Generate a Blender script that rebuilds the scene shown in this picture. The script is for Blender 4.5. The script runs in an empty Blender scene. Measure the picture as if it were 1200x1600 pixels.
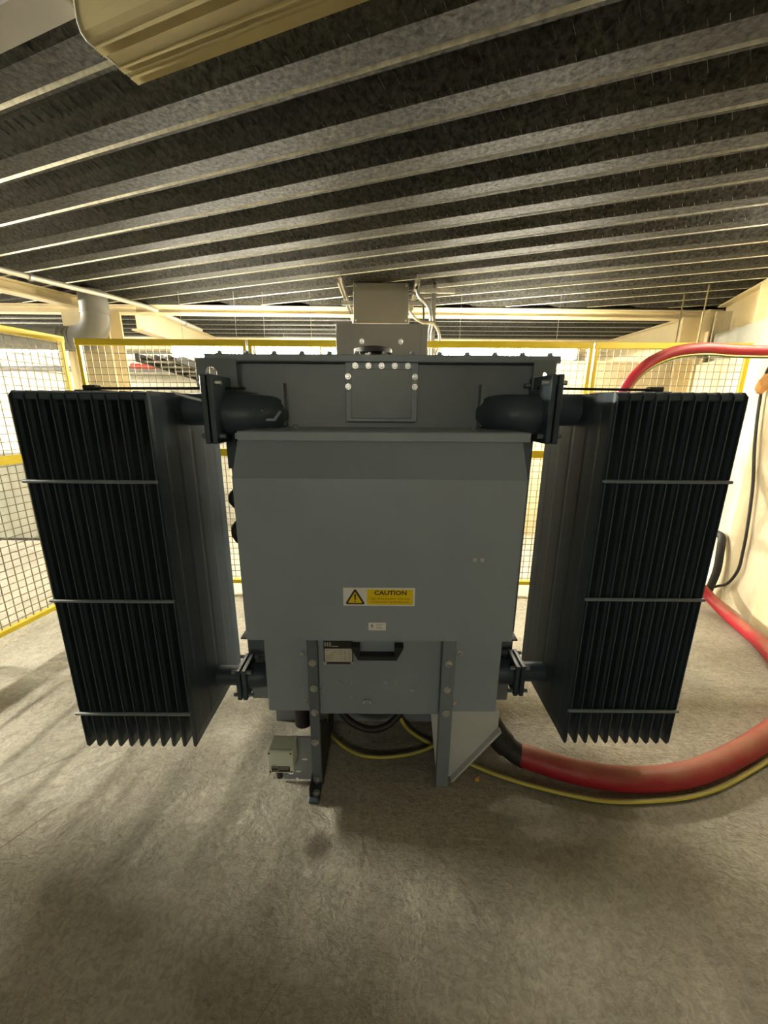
import bpy, math, random
from math import sin, cos, pi, radians, hypot
from mathutils import Vector, Matrix
random.seed(7)
SC = bpy.context.scene
COL = SC.collection

# ------------------------------------------------------------------ camera
cd = bpy.data.cameras.new('camera')
cd.sensor_fit = 'VERTICAL'; cd.sensor_height = 36.0; cd.sensor_width = 27.0
cd.lens = 615.0/1600.0*36.0
cd.clip_start = 0.02; cd.clip_end = 60
cam = bpy.data.objects.new('camera', cd); COL.objects.link(cam)
cam.matrix_world = Matrix.Translation((0, 0, 1.6)) @ Matrix.Rotation(radians(90-14.7), 4, 'X') @ Matrix.Rotation(radians(.4), 4, 'Z')
SC.camera = cam

# ------------------------------------------------------------------ world, exposure
w = bpy.data.worlds.new('world'); SC.world = w; w.use_nodes = True
bg = w.node_tree.nodes['Background']
bg.inputs[0].default_value = (1, .93, .8, 1); bg.inputs[1].default_value = .01
SC.view_settings.view_transform = 'Standard'; SC.view_settings.look = 'None'
SC.view_settings.gamma = 1; SC.view_settings.use_curve_mapping = False
SC.view_settings.exposure = 3.0
# strengths of the lit tubes: rear pair seen over the lid, left aisle, right, added fill behind the camera
LAMP_REAR, LAMP_LEFT, LAMP_RIGHT, LAMP_FILL, LAMP_FAR = 30, 1250, 12, 7.0, 6
LAMP_COL = (1.0, .93, .75)

# ------------------------------------------------------------------ materials
def sock(nt, name): return nt.nodes['Principled BSDF'].inputs[name]
def mat(name, col, rough=.5, metal=0., var=.0, vscale=6., bump=0., bscale=60., rvar=0., spec=.5, col2=None, detail=4.):
    m = bpy.data.materials.new(name); m.use_nodes = True; nt = m.node_tree
    sock(nt, 'Base Color').default_value = (*col, 1); sock(nt, 'Roughness').default_value = rough
    sock(nt, 'Metallic').default_value = metal; sock(nt, 'Specular IOR Level').default_value = spec
    tc = nt.nodes.new('ShaderNodeTexCoord')
    if var or col2:
        n = nt.nodes.new('ShaderNodeTexNoise'); n.inputs['Scale'].default_value = vscale; n.inputs['Detail'].default_value = detail
        nt.links.new(tc.outputs['Object'], n.inputs['Vector'])
        r = nt.nodes.new('ShaderNodeValToRGB'); r.color_ramp.elements[0].position = .3; r.color_ramp.elements[1].position = .7
        c2 = col2 or tuple(min(1, c*(1+var)) for c in col)
        c1 = col if col2 else tuple(c*(1-var) for c in col)
        r.color_ramp.elements[0].color = (*c1, 1); r.color_ramp.elements[1].color = (*c2, 1)
        nt.links.new(n.outputs['Fac'], r.inputs[0]); nt.links.new(r.outputs[0], sock(nt, 'Base Color'))
        if rvar:
            mr = nt.nodes.new('ShaderNodeMapRange'); mr.inputs[3].default_value = rough-rvar; mr.inputs[4].default_value = rough+rvar
            nt.links.new(n.outputs['Fac'], mr.inputs[0]); nt.links.new(mr.outputs[0], sock(nt, 'Roughness'))
    if bump:
        n = nt.nodes.new('ShaderNodeTexNoise'); n.inputs['Scale'].default_value = bscale; n.inputs['Detail'].default_value = 5
        nt.links.new(tc.outputs['Object'], n.inputs['Vector'])
        b = nt.nodes.new('ShaderNodeBump'); b.inputs['Strength'].default_value = bump; b.inputs['Distance'].default_value = .01
        nt.links.new(n.outputs['Fac'], b.inputs['Height']); nt.links.new(b.outputs[0], sock(nt, 'Normal'))
    return m
def emit(name, col, s):
    m = bpy.data.materials.new(name); m.use_nodes = True; nt = m.node_tree
    sock(nt, 'Base Color').default_value = (.9, .9, .85, 1)
    sock(nt, 'Emission Color').default_value = (*col, 1); sock(nt, 'Emission Strength').default_value = s
    return m

def floor_mat():
    m = bpy.data.materials.new('trowelled_concrete'); m.use_nodes = True; nt = m.node_tree; N = nt.nodes; L = nt.links
    geo = N.new('ShaderNodeNewGeometry')
    def noise(scale, detail=5, dist=0., rot=None, st=None, rough=.55):
        n = N.new('ShaderNodeTexNoise'); n.inputs['Scale'].default_value = scale; n.inputs['Detail'].default_value = detail
        n.inputs['Distortion'].default_value = dist; n.inputs['Roughness'].default_value = rough
        mp = N.new('ShaderNodeMapping'); L.new(geo.outputs['Position'], mp.inputs[0])
        if rot is not None: mp.inputs['Rotation'].default_value = (0, 0, rot)
        if st: mp.inputs['Scale'].default_value = st
        L.new(mp.outputs[0], n.inputs['Vector']); return n
    a = noise(1.3, 6, .6); r = N.new('ShaderNodeValToRGB')
    e = r.color_ramp.elements; e[0].position = .3; e[0].color = (.27, .25, .205, 1); e[1].position = .7; e[1].color = (.46, .43, .365, 1)
    L.new(a.outputs['Fac'], r.inputs[0])
    f = noise(45, 6, 1.2); rf = N.new('ShaderNodeValToRGB'); rf.color_ramp.elements[0].position = .32; rf.color_ramp.elements[0].color = (.72, .72, .72, 1)
    rf.color_ramp.elements[1].position = .62; rf.color_ramp.elements[1].color = (1.08, 1.08, 1.06, 1); L.new(f.outputs['Fac'], rf.inputs[0])
    mx = N.new('ShaderNodeMix'); mx.data_type = 'RGBA'; mx.blend_type = 'MULTIPLY'; mx.inputs[0].default_value = 1
    L.new(r.outputs[0], mx.inputs[6]); L.new(rf.outputs[0], mx.inputs[7])
    cur = mx.outputs[2]
    def spot(cx, cy, rad, col, amt, wob=.5, soft=.45):
        nonlocal cur
        v = N.new('ShaderNodeVectorMath'); v.operation = 'DISTANCE'; v.inputs[1].default_value = (cx, cy, 0); L.new(geo.outputs['Position'], v.inputs[0])
        nn = noise(14, 4, 1); ad = N.new('ShaderNodeMath'); ad.operation = 'MULTIPLY_ADD'; ad.inputs[1].default_value = rad*wob*2; L.new(nn.outputs['Fac'], ad.inputs[0]); L.new(v.outputs['Value'], ad.inputs[2])
        mr = N.new('ShaderNodeMapRange'); mr.inputs[1].default_value = rad*(1+wob)*(1-soft); mr.inputs[2].default_value = rad*(1+wob)*1.1; mr.inputs[3].default_value = amt; mr.inputs[4].default_value = 0
        L.new(ad.outputs[0], mr.inputs[0])
        q = N.new('ShaderNodeMix'); q.data_type = 'RGBA'; L.new(mr.outputs[0], q.inputs[0]); L.new(cur, q.inputs[6]); q.inputs[7].default_value = (*col, 1); cur = q.outputs[2]
    spot(-.235, 1.118, .062, (.085, .068, .046), .85, .45, .35)           # oil stain
    spot(.22, 1.75, .16, (.16, .11, .075), .6, .6)            # brown dirt below the cable
    spot(.1, 1.62, .35, (.25, .21, .16), .45, .6)
    spot(2.95, 3.1, .22, (.24, .15, .08), .8, .7)             # rusty debris dust by the wall
    L.new(cur, sock(nt, 'Base Color')); sock(nt, 'Roughness').default_value = .78; sock(nt, 'Specular IOR Level').default_value = .35
    b1 = noise(6, 8, .5, .6, (1, 1.5, 1), .66); b2 = noise(75, 4, .2, rough=.7); b3 = noise(17, 6, .5, -.5, (1, 3.2, 1), .6)
    def mul(x, k):
        q = N.new('ShaderNodeMath'); q.operation = 'MULTIPLY'; q.inputs[1].default_value = k; L.new(x, q.inputs[0]); return q.outputs[0]
    def add(x, y):
        q = N.new('ShaderNodeMath'); q.operation = 'ADD'; L.new(x, q.inputs[0]); L.new(y, q.inputs[1]); return q.outputs[0]
    h = add(add(mul(b1.outputs['Fac'], .75), mul(b2.outputs['Fac'], .11)), mul(b3.outputs['Fac'], .16))
    b = N.new('ShaderNodeBump'); b.inputs['Strength'].default_value = .9; b.inputs['Distance'].default_value = .03
    L.new(h, b.inputs['Height']); L.new(b.outputs[0], sock(nt, 'Normal'))
    return m

def deck_mat():
    m = bpy.data.materials.new('galvanised_decking'); m.use_nodes = True; nt = m.node_tree; N = nt.nodes; L = nt.links
    tc = N.new('ShaderNodeTexCoord')
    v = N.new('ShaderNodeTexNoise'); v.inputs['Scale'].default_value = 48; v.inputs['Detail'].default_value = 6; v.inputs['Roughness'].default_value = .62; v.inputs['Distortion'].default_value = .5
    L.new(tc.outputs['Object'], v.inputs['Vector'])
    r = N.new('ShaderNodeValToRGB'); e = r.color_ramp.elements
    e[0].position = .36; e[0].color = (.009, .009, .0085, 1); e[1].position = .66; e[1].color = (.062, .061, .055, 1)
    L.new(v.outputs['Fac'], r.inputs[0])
    n = N.new('ShaderNodeTexNoise'); n.inputs['Scale'].default_value = 2.2; n.inputs['Detail'].default_value = 5; L.new(tc.outputs['Object'], n.inputs['Vector'])
    r2 = N.new('ShaderNodeValToRGB'); r2.color_ramp.elements[0].position = .3; r2.color_ramp.elements[0].color = (.7, .68, .62, 1); r2.color_ramp.elements[1].position = .7; r2.color_ramp.elements[1].color = (1.1, 1.1, 1.08, 1)
    L.new(n.outputs['Fac'], r2.inputs[0])
    mx = N.new('ShaderNodeMix'); mx.data_type = 'RGBA'; mx.blend_type = 'MULTIPLY'; mx.inputs[0].default_value = 1
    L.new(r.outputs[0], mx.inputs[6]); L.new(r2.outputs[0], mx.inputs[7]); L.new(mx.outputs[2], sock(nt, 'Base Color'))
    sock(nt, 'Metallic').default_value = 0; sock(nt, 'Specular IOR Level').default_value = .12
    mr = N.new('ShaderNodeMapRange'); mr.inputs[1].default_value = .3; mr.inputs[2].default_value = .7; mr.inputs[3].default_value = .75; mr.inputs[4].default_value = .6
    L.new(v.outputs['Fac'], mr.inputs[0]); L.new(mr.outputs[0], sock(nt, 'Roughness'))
    b = N.new('ShaderNodeBump'); b.inputs['Strength'].default_value = .25; b.inputs['Distance'].default_value = .004; L.new(v.outputs['Fac'], b.inputs['Height']); L.new(b.outputs[0], sock(nt, 'Normal'))
    return m

def dusty_red():
    m = mat('red_sheath', (.34, .012, .022), .5); nt = m.node_tree; N = nt.nodes; L = nt.links
    g = N.new('ShaderNodeNewGeometry'); s = N.new('ShaderNodeSeparateXYZ'); L.new(g.outputs['Normal'], s.inputs[0])
    n = N.new('ShaderNodeTexNoise'); n.inputs['Scale'].default_value = 9; n.inputs['Detail'].default_value = 6; L.new(g.outputs['Position'], n.inputs['Vector'])
    a = N.new('ShaderNodeMath'); a.operation = 'MULTIPLY_ADD'; a.inputs[1].default_value = 1.1; a.inputs[2].default_value = -.62; L.new(n.outputs['Fac'], a.inputs[0])
    b = N.new('ShaderNodeMath'); b.operation = 'ADD'; L.new(a.outputs[0], b.inputs[0]); L.new(s.outputs['Z'], b.inputs[1])
    mr = N.new('ShaderNodeMapRange'); mr.inputs[1].default_value = .35; mr.inputs[2].default_value = 1.0; mr.inputs[4].default_value = .5; L.new(b.outputs[0], mr.inputs[0])
    mx = N.new('ShaderNodeMix'); mx.data_type = 'RGBA'; L.new(mr.outputs[0], mx.inputs[0]); mx.inputs[6].default_value = (.34, .012, .022, 1); mx.inputs[7].default_value = (.36, .23, .13, 1)
    L.new(mx.outputs[2], sock(nt, 'Base Color')); return m

def stripe_mat():                                             # green and yellow earth sheath, stripe runs along the cable
    m = mat('earth_sheath', (.62, .50, .06), .5); nt = m.node_tree; N = nt.nodes; L = nt.links
    g = N.new('ShaderNodeNewGeometry'); n = N.new('ShaderNodeTexNoise'); n.inputs['Scale'].default_value = 6; L.new(g.outputs['Position'], n.inputs['Vector'])
    s = N.new('ShaderNodeSeparateXYZ'); L.new(g.outputs['Normal'], s.inputs[0])
    r = N.new('ShaderNodeValToRGB'); r.color_ramp.interpolation = 'CONSTANT'
    r.color_ramp.elements[0].color = (.10, .14, .04, 1); r.color_ramp.elements[1].position = .12; r.color_ramp.elements[1].color = (.56, .47, .08, 1)
    e = r.color_ramp.elements.new(.93); e.color = (.30, .31, .15, 1)
    L.new(s.outputs['Z'], r.inputs[0]); L.new(r.outputs[0], sock(nt, 'Base Color')); return m

def plaster_mat(name, c1, c2, streak=.25):
    m = bpy.data.materials.new(name); m.use_nodes = True; nt = m.node_tree; N = nt.nodes; L = nt.links
    g = N.new('ShaderNodeNewGeometry'); mp = N.new('ShaderNodeMapping'); mp.inputs['Scale'].default_value = (1, 1, .35); L.new(g.outputs['Position'], mp.inputs[0])
    n = N.new('ShaderNodeTexNoise'); n.inputs['Scale'].default_value = 3.5; n.inputs['Detail'].default_value = 7; n.inputs['Roughness'].default_value = .65; L.new(mp.outputs[0], n.inputs['Vector'])
    r = N.new('ShaderNodeValToRGB'); r.color_ramp.elements[0].position = .3; r.color_ramp.elements[0].color = (*c2, 1); r.color_ramp.elements[1].position = .55; r.color_ramp.elements[1].color = (*c1, 1)
    L.new(n.outputs['Fac'], r.inputs[0]); L.new(r.outputs[0], sock(nt, 'Base Color')); sock(nt, 'Roughness').default_value = .85
    b = N.new('ShaderNodeBump'); b.inputs['Strength'].default_value = .4; b.inputs['Distance'].default_value = .01
    n2 = N.new('ShaderNodeTexNoise'); n2.inputs['Scale'].default_value = 18; n2.inputs['Detail'].default_value = 6; L.new(g.outputs['Position'], n2.inputs['Vector'])
    L.new(n2.outputs['Fac'], b.inputs['Height']); L.new(b.outputs[0], sock(nt, 'Normal')); return m

def plastic_clear():
    m = bpy.data.materials.new('prismatic_plastic'); m.use_nodes = True; nt = m.node_tree
    sock(nt, 'Base Color').default_value = (.60, .52, .29, 1); sock(nt, 'Roughness').default_value = .22
    sock(nt, 'Transmission Weight').default_value = .3; sock(nt, 'IOR').default_value = 1.45; return m

MT = dict(dash=mat('dash_highlight', (.17, .165, .15), .45, .5, var=.3, vscale=20), legdark=mat('leg_grey', (.11, .135, .155), .42), legmid=mat('leg_grey_front', (.17, .205, .24), .42),  # dash zinc is paler than the deck: its thin highlights are painted in
    floor=floor_mat(), deck=deck_mat(), edge=mat('deck_edge_highlight', (.66, .65, .58), .36, .6, var=.25, vscale=40),  # edge is the same decking with its bright reflection put into the colour
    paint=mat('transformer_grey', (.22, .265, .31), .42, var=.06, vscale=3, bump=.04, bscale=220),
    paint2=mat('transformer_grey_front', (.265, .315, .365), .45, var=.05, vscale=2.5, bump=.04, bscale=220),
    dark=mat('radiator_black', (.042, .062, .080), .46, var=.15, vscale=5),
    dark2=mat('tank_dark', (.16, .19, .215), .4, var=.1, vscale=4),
    light=mat('light_grey_paint', (.50, .52, .52), .5, var=.05),
    plate=mat('bracket_blue_grey', (.22, .245, .27), .5, var=.1),
    black=mat('black_plastic', (.014, .014, .014), .5), rubber=mat('black_rubber', (.018, .017, .016), .6),
    zinc=mat('zinc_bolt', (.6, .6, .58), .35, .9), steel=mat('strut_steel', (.45, .44, .41), .42, .8, var=.25, vscale=30),
    yellow=mat('yellow_frame', (.62, .47, .01), .45, var=.06), wire=mat('mesh_wire', (.20, .165, .08), .55, .1),
    cream=mat('cream_beam_paint', (.70, .60, .38), .5, var=.06, vscale=4, bump=.05, bscale=30),
    wallc=plaster_mat('cream_plaster', (.66, .57, .37), (.52, .43, .26)),
    wallw=plaster_mat('rough_plaster', (.60, .54, .40), (.40, .34, .23)),
    wallg=plaster_mat('grey_concrete', (.40, .40, .35), (.29, .30, .265)),
    pale=plaster_mat('pale_wall', (.38, .36, .29), (.30, .28, .225)),
    slab=mat('slab_concrete', (.25, .24, .22), .8),
    greybox=mat('grey_sheet', (.17, .165, .155), .5, var=.05), greybox2=mat('grey_sheet_warm', (.36, .35, .33), .5, var=.04), pvc=mat('grey_pvc', (.20, .20, .20), .32, var=.04),
    white=mat('white_enamel', (.75, .74, .70), .4), conduit=mat('pale_conduit', (.55, .52, .44), .4, .3),
    boxplastic=mat('light_grey_plastic', (.62, .66, .58), .45, var=.04), red=dusty_red(), earth=stripe_mat(),
    sign_w=mat('sign_white', (.82, .82, .78), .4), sign_y=mat('sign_yellow', (.80, .60, .0), .4), ink=mat('ink', (.03, .018, .01), .5),
    ink2=mat('faded_ink', (.30, .16, .0), .6), inkg=mat('grey_ink', (.38, .38, .34), .6), alu=mat('plate_aluminium', (.56, .55, .48), .4, .3, var=.08, vscale=30),
    diff=plastic_clear(), orange=mat('orange_crumb', (.62, .30, .04), .7, var=.2), rust=mat('rusty_orange', (.50, .24, .07), .7, var=.3, vscale=12, bump=.3),
    dkred=mat('sprinkler_red', (.6, .08, .07), .45), trunk=mat('grey_trunking', (.20, .19, .17), .5),
)
def tube_mat(name, s): return emit(name, LAMP_COL, s)

# ------------------------------------------------------------------ mesh builder (world coordinates)
ORG = {}
class MB:
    def __init__(s, T=None): s.v = []; s.f = []; s.T = T or (lambda p: p)
    def add(s, vs, fs):
        b = len(s.v); s.v += [tuple(s.T(tuple(p))) for p in vs]; s.f += [tuple(b+i for i in f) for f in fs]; return s
    def box(s, x0, x1, y0, y1, z0, z1):
        v = [(x0, y0, z0), (x1, y0, z0), (x1, y1, z0), (x0, y1, z0), (x0, y0, z1), (x1, y0, z1), (x1, y1, z1), (x0, y1, z1)]
        return s.add(v, [(0, 3, 2, 1), (4, 5, 6, 7), (0, 1, 5, 4), (1, 2, 6, 5), (2, 3, 7, 6), (3, 0, 4, 7)])
    def cbox(s, x0, x1, y0, y1, z0, z1, c):                     # box with all twelve edges cut by c
        X = (x0, x1); Y = (y0, y1); Z = (z0, z1); v = []; idx = {}
        for i in (0, 1):
            for j in (0, 1):
                for k in (0, 1):
                    for a in range(3):
                        p = [X[i], Y[j], Z[k]]; d = [c if i == 0 else -c, c if j == 0 else -c, c if k == 0 else -c]
                        q = [p[t] + (d[t] if t != a else 0) for t in range(3)]
                        idx[(i, j, k, a)] = len(v); v.append(q)
        f = []
        for a in range(3):
            b, d = (a+1) % 3, (a+2) % 3
            for side in (0, 1):
                loop = []
                for (m, n) in ((0, 0), (1, 0), (1, 1), (0, 1)):
                    t = [0, 0, 0]; t[a] = side; t[b] = m; t[d] = n; loop.append(idx[(*t, a)])
                f.append(tuple(loop if side else loop[::-1]))
        for a in range(3):                                      # edge faces run along axis a
            b, d = (a+1) % 3, (a+2) % 3
            for m in (0, 1):
                for n in (0, 1):
                    t0 = [0, 0, 0]; t0[b] = m; t0[d] = n; t1 = list(t0); t1[a] = 1
                    q = (idx[(*t0, b)], idx[(*t1, b)], idx[(*t1, d)], idx[(*t0, d)])
                    f.append(q if (m ^ n) else q[::-1])
        for i in (0, 1):
            for j in (0, 1):
                for k in (0, 1):
                    q = tuple(idx[(i, j, k, a)] for a in range(3)); f.append(q if (i+j+k) % 2 else q[::-1])
        return s.add(v, f)
    def prism(s, poly, axis, a, b):                             # polygon given in the two other axes, extruded along axis
        n = len(poly); m = {'x': lambda p, t: (t, p[0], p[1]), 'y': lambda p, t: (p[0], t, p[1]), 'z': lambda p, t: (p[0], p[1], t)}[axis]
        v = [m(p, a) for p in poly] + [m(p, b) for p in poly]
        return s.add(v, [tuple(range(n))[::-1], tuple(range(n, 2*n))] + [(i, (i+1) % n, n+(i+1) % n, n+i) for i in range(n)])
    def tube(s, pts, r, n=10, caps=True, rs=None):
        P = [Vector(p) for p in pts]; rings = []
        up = None
        for i, p in enumerate(P):
            d = (P[min(i+1, len(P)-1)] - P[max(i-1, 0)]).normalized()
            if up is None: up = d.orthogonal().normalized() if abs(d.z) > .9 else Vector((0, 0, 1))
            u = (up - d*up.dot(d)).normalized(); up = u; k = d.cross(u)
            rr = rs[i] if rs else r
            rings.append([p + (u*cos(2*pi*t/n) + k*sin(2*pi*t/n))*rr for t in range(n)])
        v = [q for R in rings for q in R]; f = []
        for i in range(len(P)-1):
            for t in range(n): f.append((i*n+t, i*n+(t+1) % n, (i+1)*n+(t+1) % n, (i+1)*n+t))
        if caps: f += [tuple(range(n))[::-1], tuple((len(P)-1)*n+t for t in range(n))]
        return s.add(v, f)
    def cyl(s, p0, p1, r, n=16): return s.tube([p0, p1], r, n)
    def strip(s, profile, ext):                                 # profile points (q,z) swept: ext(q)->(s0,s1), local axes (s,q,z)
        v = []; f = []
        for (q, z) in profile:
            a, b = ext(q); v += [(a, q, z), (b, q, z)]
        for i in range(len(profile)-1): f.append((2*i, 2*i+2, 2*i+3, 2*i+1))
        return s.add(v, f)
    def mesh(s, name, m, o=(0, 0, 0), smooth=0):
        me = bpy.data.meshes.new(name); me.from_pydata([(p[0]-o[0], p[1]-o[1], p[2]-o[2]) for p in s.v], [], s.f); me.update()
        if m: me.materials.append(MT[m] if isinstance(m, str) else m)
        if smooth:
            for p in me.polygons: p.use_smooth = True
            me.set_sharp_from_angle(angle=radians(smooth))
        return me
    def build(s, name, m, parent=None, org=None, smooth=0):
        o = ORG[parent] if parent else (org or ctr(s.v))
        ob = bpy.data.objects.new(name, s.mesh(name, m, o, smooth)); COL.objects.link(ob)
        if parent: ob.parent = parent
        else: ob.location = o
        ORG[ob] = tuple(o); return ob
def ctr(v):
    X = [p[0] for p in v]; Y = [p[1] for p in v]; Z = [p[2] for p in v]
    return ((min(X)+max(X))/2, (min(Y)+max(Y))/2, min(Z))
def thing(name, label, cat, loc, group=None):
    o = bpy.data.objects.new(name, None); COL.objects.link(o); o.location = loc; o.empty_display_size = .1
    ORG[o] = tuple(loc); return tag(o, label, cat, group)
def tag(o, label, cat, group=None):
    o['label'] = label; o['category'] = cat
    if group: o['group'] = group
    return o
def struct(o, label=None, cat=None):
    o['kind'] = 'structure'
    if label: o['label'] = label
    if cat: o['category'] = cat
    return o
def inst(me, name, parent, loc, rot=None):                    # a repeat of a small part sharing its mesh
    ob = bpy.data.objects.new(name, me); COL.objects.link(ob); ob.parent = parent
    O = ORG[parent]; ob.location = (loc[0]-O[0], loc[1]-O[1], loc[2]-O[2])
    if rot: ob.rotation_euler = rot
    ORG[ob] = tuple(loc); return ob
def spline(pts, n=8):
    P = [Vector(p) for p in pts]; P = [2*P[0]-P[1]] + P + [2*P[-1]-P[-2]]; out = []
    for i in range(1, len(P)-2):
        a, b, c, d = P[i-1:i+3]
        for k in range(n):
            t = k/n; out.append(.5*((2*b) + (c-a)*t + (2*a-5*b+4*c-d)*t*t + (3*b-a-3*c+d)*t**3))
    out.append(P[-2]); return [tuple(p) for p in out]
def text(body, size, name, m, parent, loc, rot=(pi/2, 0, 0), align='CENTER', depth=.0004, sx=1., bold=0.):
    cu = bpy.data.curves.new(name, 'FONT'); cu.body = body; cu.size = size; cu.align_x = align; cu.align_y = 'CENTER'; cu.extrude = depth; cu.offset = bold; cu.resolution_u = 2
    t = bpy.data.objects.new(name+'_text', cu); COL.objects.link(t)
    dg = bpy.context.evaluated_depsgraph_get(); me = bpy.data.meshes.new_from_object(t.evaluated_get(dg)); bpy.data.objects.remove(t)
    me.materials.clear(); me.materials.append(MT[m])
    ob = inst(me, name, parent, loc, rot); ob.scale = (sx, 1, 1); return ob

# hexagon bolt head facing -Y, origin at its seat
def hexbolt(r, h, name='bolt', m='zinc', washer=True):
    b = MB()
    if washer: b.cyl((0, 0, 0), (0, -h*.25, 0), r*1.45, 10)
    b.tube([(0, -h*.2, 0), (0, -h*.85, 0), (0, -h, 0)], r, 6, rs=[r, r, r*.8])
    return b.mesh(name, m)
BOLT = hexbolt(.0085, .010); BOLT_S = hexbolt(.0055, .006); BOLT_D = hexbolt(.011, .014, m='dark2'); BOLT_L = hexbolt(.011, .012)

# rib-aligned axes of the front bay of the deck: s to the right and towards the camera, q away from it
A = radians(20.2); ES = (cos(A), -sin(A)); EQ = (sin(A), cos(A))
def RIB(p): return (p[0]*ES[0]+p[1]*EQ[0], p[0]*ES[1]+p[1]*EQ[1], p[2])
DECK = 2.68

# ================================================================== STRUCTURE
fl = struct(MB().box(-14.5, 6, -4.2, 9, -.15, 0).build('floor', 'floor', org=(0, 0, 0)))
slab = struct(MB().box(-14.5, 6, -4.2, 9, DECK+.075, DECK+.2).build('ceiling', 'slab', org=(0, 0, DECK)))
# floor: shallow saw cuts and hairline cracks as sunk strips would be flat; built as thin dark joints lying in the surface
for pts, wd in (([(-1.62, .78), (-1.428, 1.103), (-1.337, 1.258)], .0016), ([(-1.9, 1.17), (-1.605, 1.402), (-1.435, 1.533)], .0014), ([(-.36, .62), (-.334, .673), (-.285, .752)], .0011)):
    b = MB(); P = spline([(x, y, .0) for x, y in pts], 5)
    for a, c in zip(P, P[1:]):
        d = Vector(c)-Vector(a); n = Vector((-d.y, d.x, 0)).normalized()*wd
        b.add([(a[0]-n.x, a[1]-n.y, .0006), (c[0]-n.x, c[1]-n.y, .0006), (c[0]+n.x, c[1]+n.y, .0006), (a[0]+n.x, a[1]+n.y, .0006)], [(0, 1, 2, 3)])
    b.build('crack', mat('crack_dark', (.17, .145, .11), .9), fl)

P0 = 1.39; PITCH = .305
def profile(q0, n):
    out = []
    for k in range(n):
        q = q0 + k*PITCH
        out += [(q, 0), (q+.004, -.002), (q+.096, -.002), (q+.101, .009), (q+.109, .009), (q+.118, -.002), (q+.132, -.003), (q+.136, .001), (q+.152, .058),
                (q+.158, .062), (q+.172, .062), (q+.177, .054), (q+.192, .054), (q+.197, .062), (q+.212, .062), (q+.222, .058)]
    out.append((q0+n*PITCH, 0)); return [(q, z+DECK) for q, z in out]
def edged(o):                                                 # trough lips coloured brighter to stand for grazing lamp reflections
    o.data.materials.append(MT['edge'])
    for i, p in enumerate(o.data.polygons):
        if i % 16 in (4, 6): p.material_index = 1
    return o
def ext_front(q): return (max(-14, (EQ[1]*q-4.70)/sin(A)), 4.5)
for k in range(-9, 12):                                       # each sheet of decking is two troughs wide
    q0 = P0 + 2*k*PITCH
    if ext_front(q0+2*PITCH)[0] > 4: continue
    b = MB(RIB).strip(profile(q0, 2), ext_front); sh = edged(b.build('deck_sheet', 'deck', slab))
    if -1 <= k <= 2:                                           # pressed dashes on the webs that face the camera
        e = MB(RIB)
        for j in range(2):
            qt = q0 + j*PITCH + .222; t = -2.6 if k < 1 else -3.0
            while t < 1.9:
                for (ds, qa, za, qb, zb) in ((.016, .004, .055, .034, .034), (.006, .070, .0085, .082, .000)):
                    s0 = t + (0 if ds > .01 else .02); s1 = s0 + ds
                    q1, z1, q2, z2 = qt+qa, DECK+za, qt+qb, DECK+zb; w_ = .0013; h_ = .0024
                    v = []
                    for (ss, qq, zz) in ((s0, q1, z1), (s1, q2, z2)):
                        v += [(ss-w_, qq+.001, zz+.001), (ss, qq-h_*.6, zz-h_*.8), (ss+w_, qq+.001, zz+.001)]
                    e.add(v, [(0, 1, 4, 3), (1, 2, 5, 4), (0, 2, 1), (3, 4, 5)])
                t += .056 + random.uniform(-.004, .004)
        o = e.build('pressed_dashes', 'dash', sh); o['kind'] = 'stuff'
def REAR(p): return (p[0], p[1], p[2])
for k in range(5):                                            # rear bay: troughs run square to the cross beam
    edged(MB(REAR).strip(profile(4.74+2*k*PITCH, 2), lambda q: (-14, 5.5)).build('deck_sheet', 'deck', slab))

def ibeam(b, x0, x1, z0, z1, wd, tf, tw):                     # along local x, centred on local y=0
    b.box(x0, x1, -wd/2, wd/2, z0, z0+tf); b.box(x0, x1, -wd/2, wd/2, z1-tf, z1); b.box(x0, x1, -tw/2, tw/2, z0+tf, z1-tf); return b
def along(ox, oy, dx, dy):
    L_ = hypot(dx, dy); ux, uy = dx/L_, dy/L_
    return lambda p: (ox+p[0]*ux-p[1]*uy, oy+p[0]*uy+p[1]*ux, p[2])
zt = DECK-.006
b = ibeam(MB(along(-14, 4.564, 19.5, .296)), 0, 19.5, DECK-.095, zt, .10, .014, .012)
struct(b.build('trim_1', 'cream'), 'cream painted cross beam under the deck behind the fence', 'beam')
b = ibeam(MB(RIB), 0, 1, 0, 1, .2, .1, .1); b.v = []; b.f = []
nr = MB(lambda p: RIB((1.80+p[1], p[0], p[2]))); ibeam(nr, -3.0, 5.52, 2.33, zt, .16, .016, .014)
nr.box(4.62, 4.64, -.08, .08, 2.346, zt-.016)
struct(nr.build('trim_2', 'cream'), 'deep cream steel beam along the top of the right wall', 'beam')
nl = MB(lambda p: RIB((-4.46+p[1], p[0], p[2]))); ibeam(nl, -1.0, 3.15, DECK-.11, zt, .14, .014, .012)
struct(nl.build('trim_3', 'cream'), 'cream beam running back at the upper left above the fence', 'beam')
fr = MB(lambda p: (3.62+p[1], p[0], p[2])); ibeam(fr, 4.72, 7.9, 2.16, zt, .16, .016, .014)
struct(fr.build('trim_4', 'cream'), 'cream beam beyond the fence at the right running to the back', 'beam')
fl2 = MB(lambda p: (-2.74+p[1], p[0], p[2])); ibeam(fl2, 4.72, 7.0, 2.42, zt, .13, .016, .014)
struct(fl2.build('trim_5', 'cream'), 'cream beam beyond the fence at the left running to the back', 'beam')
db = MB().box(-14, 5.5, 6.75, 6.95, 2.50, DECK)
struct(db.build('trim_6', 'wallc'), 'grey downstand at the far end of the rear deck', 'beam')
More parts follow.
